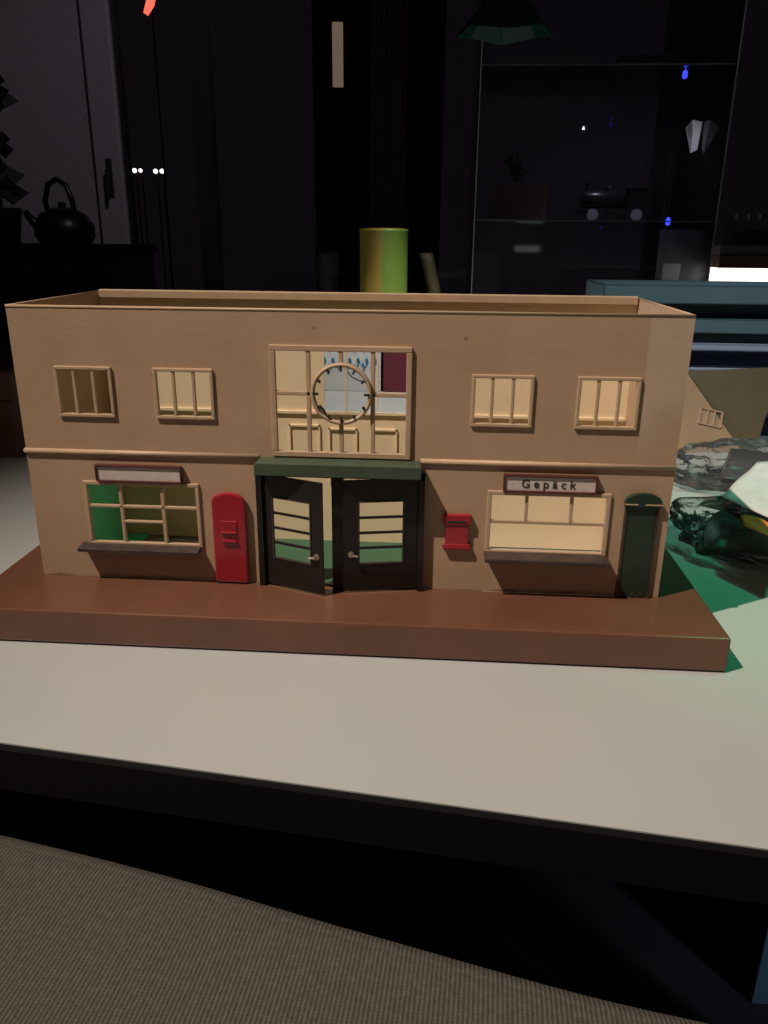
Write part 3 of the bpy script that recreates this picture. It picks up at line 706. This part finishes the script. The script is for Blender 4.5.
# ------------------------------------------------------------------ sideboard with kettle and plant in the dark
sb = empty('sideboard', (-1.05, 1.85, FLR), 'black sideboard in the dark below the pale door at the left', 'sideboard')
link('carcass', bx(-.55, .32, 0, .42, .0, .90), 'dwood', sb, bevel=.004)
link('sideboard_top', bx(-.56, .33, -.01, .43, .9002, .925), 'black', sb, bevel=.003)
for x_ in (-.54, -.19): 
    dd = link('sideboard_door', bx(x_, x_+.32, -.018, -.001, .05, .86), 'dwood', sb, bevel=.003)
    lathe_b = bmesh.new(); lathe(lathe_b, [(.008, -.03), (.008, -.018)], (x_+.29, 0, .5), 12, 'y'); link('knob', lathe_b, 'metal', dd)
kz = FLR+.925; q = onray(66, 240, 2.0)
kt = empty('kettle', (q.x, 2.0, kz+.0005), 'black kettle silhouette with a looped handle on the sideboard', 'kettle')
bm = bmesh.new(); lathe(bm, [(.070, 0), (.085, .02), (.086, .05), (.065, .085), (.03, .10), (.01, .104), (.012, .115), (.004, .118)], (0, 0, 0), 32); link('kettle_body', bm, 'kettle', kt, smooth=True)
bm = bmesh.new(); tube(bm, [(-.045+.003, 0, .075), (-.05, 0, .12), (-.035, 0, .165), (-.008, 0, .18), (.018, 0, .165), (.033, 0, .12), (.035, 0, .085)], .008, 10); link('handle', bm, 'kettle', kt, smooth=True)
bm = bmesh.new(); tube(bm, [(-.07, 0, .04), (-.10, 0, .07), (-.115, 0, .09)], [.016, .012, .009], 10); link('spout', bm, 'kettle', kt, smooth=True)
q = onray(6, 240, 2.0)
pt = empty('potted_plant', (q.x, 2.0, kz+.0005), 'dark leafy potted plant at the left edge on the sideboard', 'plant')
bm = bmesh.new(); lathe(bm, [(.04, 0), (.055, .09), (.058, .09), (.058, .10), (.05, .10)], (0, 0, 0), 24); link('pot', bm, 'kettle', pt)
bm = bmesh.new(); tube(bm, [(0, 0, .09), (.005, 0, .25), (-.01, 0, .42)], .005, 6)
for k in range(34):
    an = random.uniform(0, 2*pi); z0 = random.uniform(.13, .44); L_ = random.uniform(.045, .09)
    c0 = Vector((0, 0, z0)); dr = Vector((cos(an), sin(an), random.uniform(-.2, .5))).normalized(); sd_ = (Vector((0, 0, 1))+dr.cross(Vector((0, 0, 1)))*random.uniform(-.8, .8)).normalized()
    ps = [c0, c0+dr*L_*.4+sd_*.034, c0+dr*L_+Vector((0, 0, -.012)), c0+dr*L_*.4-sd_*.034]
    up = dr.cross(sd_)*.002; a_ = [bm.verts.new(p_) for p_ in ps]; b_ = [bm.verts.new(p_+up) for p_ in ps]
    bm.faces.new(a_); bm.faces.new(b_[::-1])
    for i in range(4): bm.faces.new((a_[i], a_[(i+1) % 4], b_[(i+1) % 4], b_[i]))
link('foliage', bm, 'plantm', pt)

# ------------------------------------------------------------------ upholstered seat in the foreground
ZS = -.034
ed = [atZ(px, py, ZS) for px, py in ((-420, 745), (-200, 772), (0, 815), (100, 838), (200, 863), (300, 893), (400, 920), (500, 948), (600, 975), (700, 996), (768, 1010), (950, 1052))]
so = empty('armchair', (.2, -.35, FLR), 'armchair with ribbed grey-brown fabric in front of the table', 'armchair')
off = Vector((.2, -.35, FLR))
bm = bmesh.new(); rows = []
prof = [(.0, -.10), (.0, -.022), (-.002, -.010), (-.006, -.004), (-.012, -.0008), (-.0135, -.0016), (-.015, -.0004), (-.03, .0), (-.10, .002), (-.20, .0), (-.30, -.004), (-.315, -.03), (-.315, -.10)]
for i, p_ in enumerate(ed):
    t = (ed[min(i+1, len(ed)-1)]-ed[max(i-1, 0)]).normalized(); nrm = Vector((-t.y, t.x, 0))
    rows.append([bm.verts.new(Vector((p_.x, p_.y, ZS))+nrm*a_+Vector((0, 0, b_))-off) for a_, b_ in prof])
for A_, B_ in zip(rows, rows[1:]):
    for k in range(len(prof)-1): bm.faces.new((A_[k], B_[k], B_[k+1], A_[k+1]))
bm.faces.new(rows[0]); bm.faces.new(rows[-1][::-1]); 
for A_, B_ in zip(rows, rows[1:]): bm.faces.new((A_[0], A_[-1], B_[-1], B_[0]))
o = link('arm_cushion', bm, 'fabric', so, smooth=True); sb_ = o.modifiers.new('s', 'SUBSURF'); sb_.levels = 1; sb_.render_levels = 2
bm = bmesh.new(); rr = []
for i in range(1, len(ed)-1):
    p_ = ed[i]; t = (ed[i+1]-ed[i-1]).normalized(); nrm = Vector((-t.y, t.x, 0))
    rr.append([bm.verts.new(Vector((p_.x, p_.y, 0))+nrm*a_+Vector((0, 0, zz))-Vector((off.x, off.y, FLR))) for a_, zz in ((-.012, FLR+.05), (-.012, ZS-.101), (-.29, ZS-.101), (-.29, FLR+.05))])
for A_, B_ in zip(rr, rr[1:]):
    for k in range(4): bm.faces.new((A_[k], B_[k], B_[(k+1) % 4], A_[(k+1) % 4]))
bm.faces.new(rr[0]); bm.faces.new(rr[-1][::-1]); link('side_panel', bm, 'fabric', so)
for k, i in ((0, 2), (1, 9)):
    for a_ in (-.04, -.26):
        p_ = ed[i]; t = (ed[i+1]-ed[i-1]).normalized(); nrm = Vector((-t.y, t.x, 0)); c_ = p_+nrm*a_-off
        bm = bmesh.new(); lathe(bm, [(.014, 0), (.020, .05)], (c_.x, c_.y, 0), 16); link('foot', bm, 'black', so)
# blue storage bin on the floor at the right, beyond the table
q = onray(756, 960, .40)
bn = empty('blue_bin', (0, 0, 0), 'pale blue plastic bin on the dark floor in the lower right corner', 'bin'); q = atZ(751, 1004, FLR)
bn.location = (q.x+.15, q.y+.16, FLR)
bm = bmesh.new(); wall(bm, -.15, .15, 0, .30, -.16, -.156, [(-.13, .13, .09, .22)], 0, 0); box(bm, -.15, -.146, -.156, .16, 0, .30); box(bm, .146, .15, -.156, .16, 0, .30); box(bm, -.146, .146, .156, .16, 0, .30); box(bm, -.146, .146, -.156, .156, 0, .004)
link('bin_shell', bm, 'bluebin', bn, bevel=.002)
link('bin_insert', bx(-.14, .14, -.150, .150, .01, .26), 'navy', bn)
# black cable lying on the floor under the table
bm = bmesh.new(); pts = [atZ(x, y, FLR+.004) for x, y in ((60, 836), (75, 815), (95, 796), (115, 786), (135, 788), (160, 800), (190, 815))]
c0 = pts[3].copy(); tube(bm, [p_-c0 for p_ in pts], .004, 8); o = link('cable', bm, 'grey', smooth=True); o.location = c0; tag(o, 'dim grey cable curving over the dark floor under the table', 'cable')
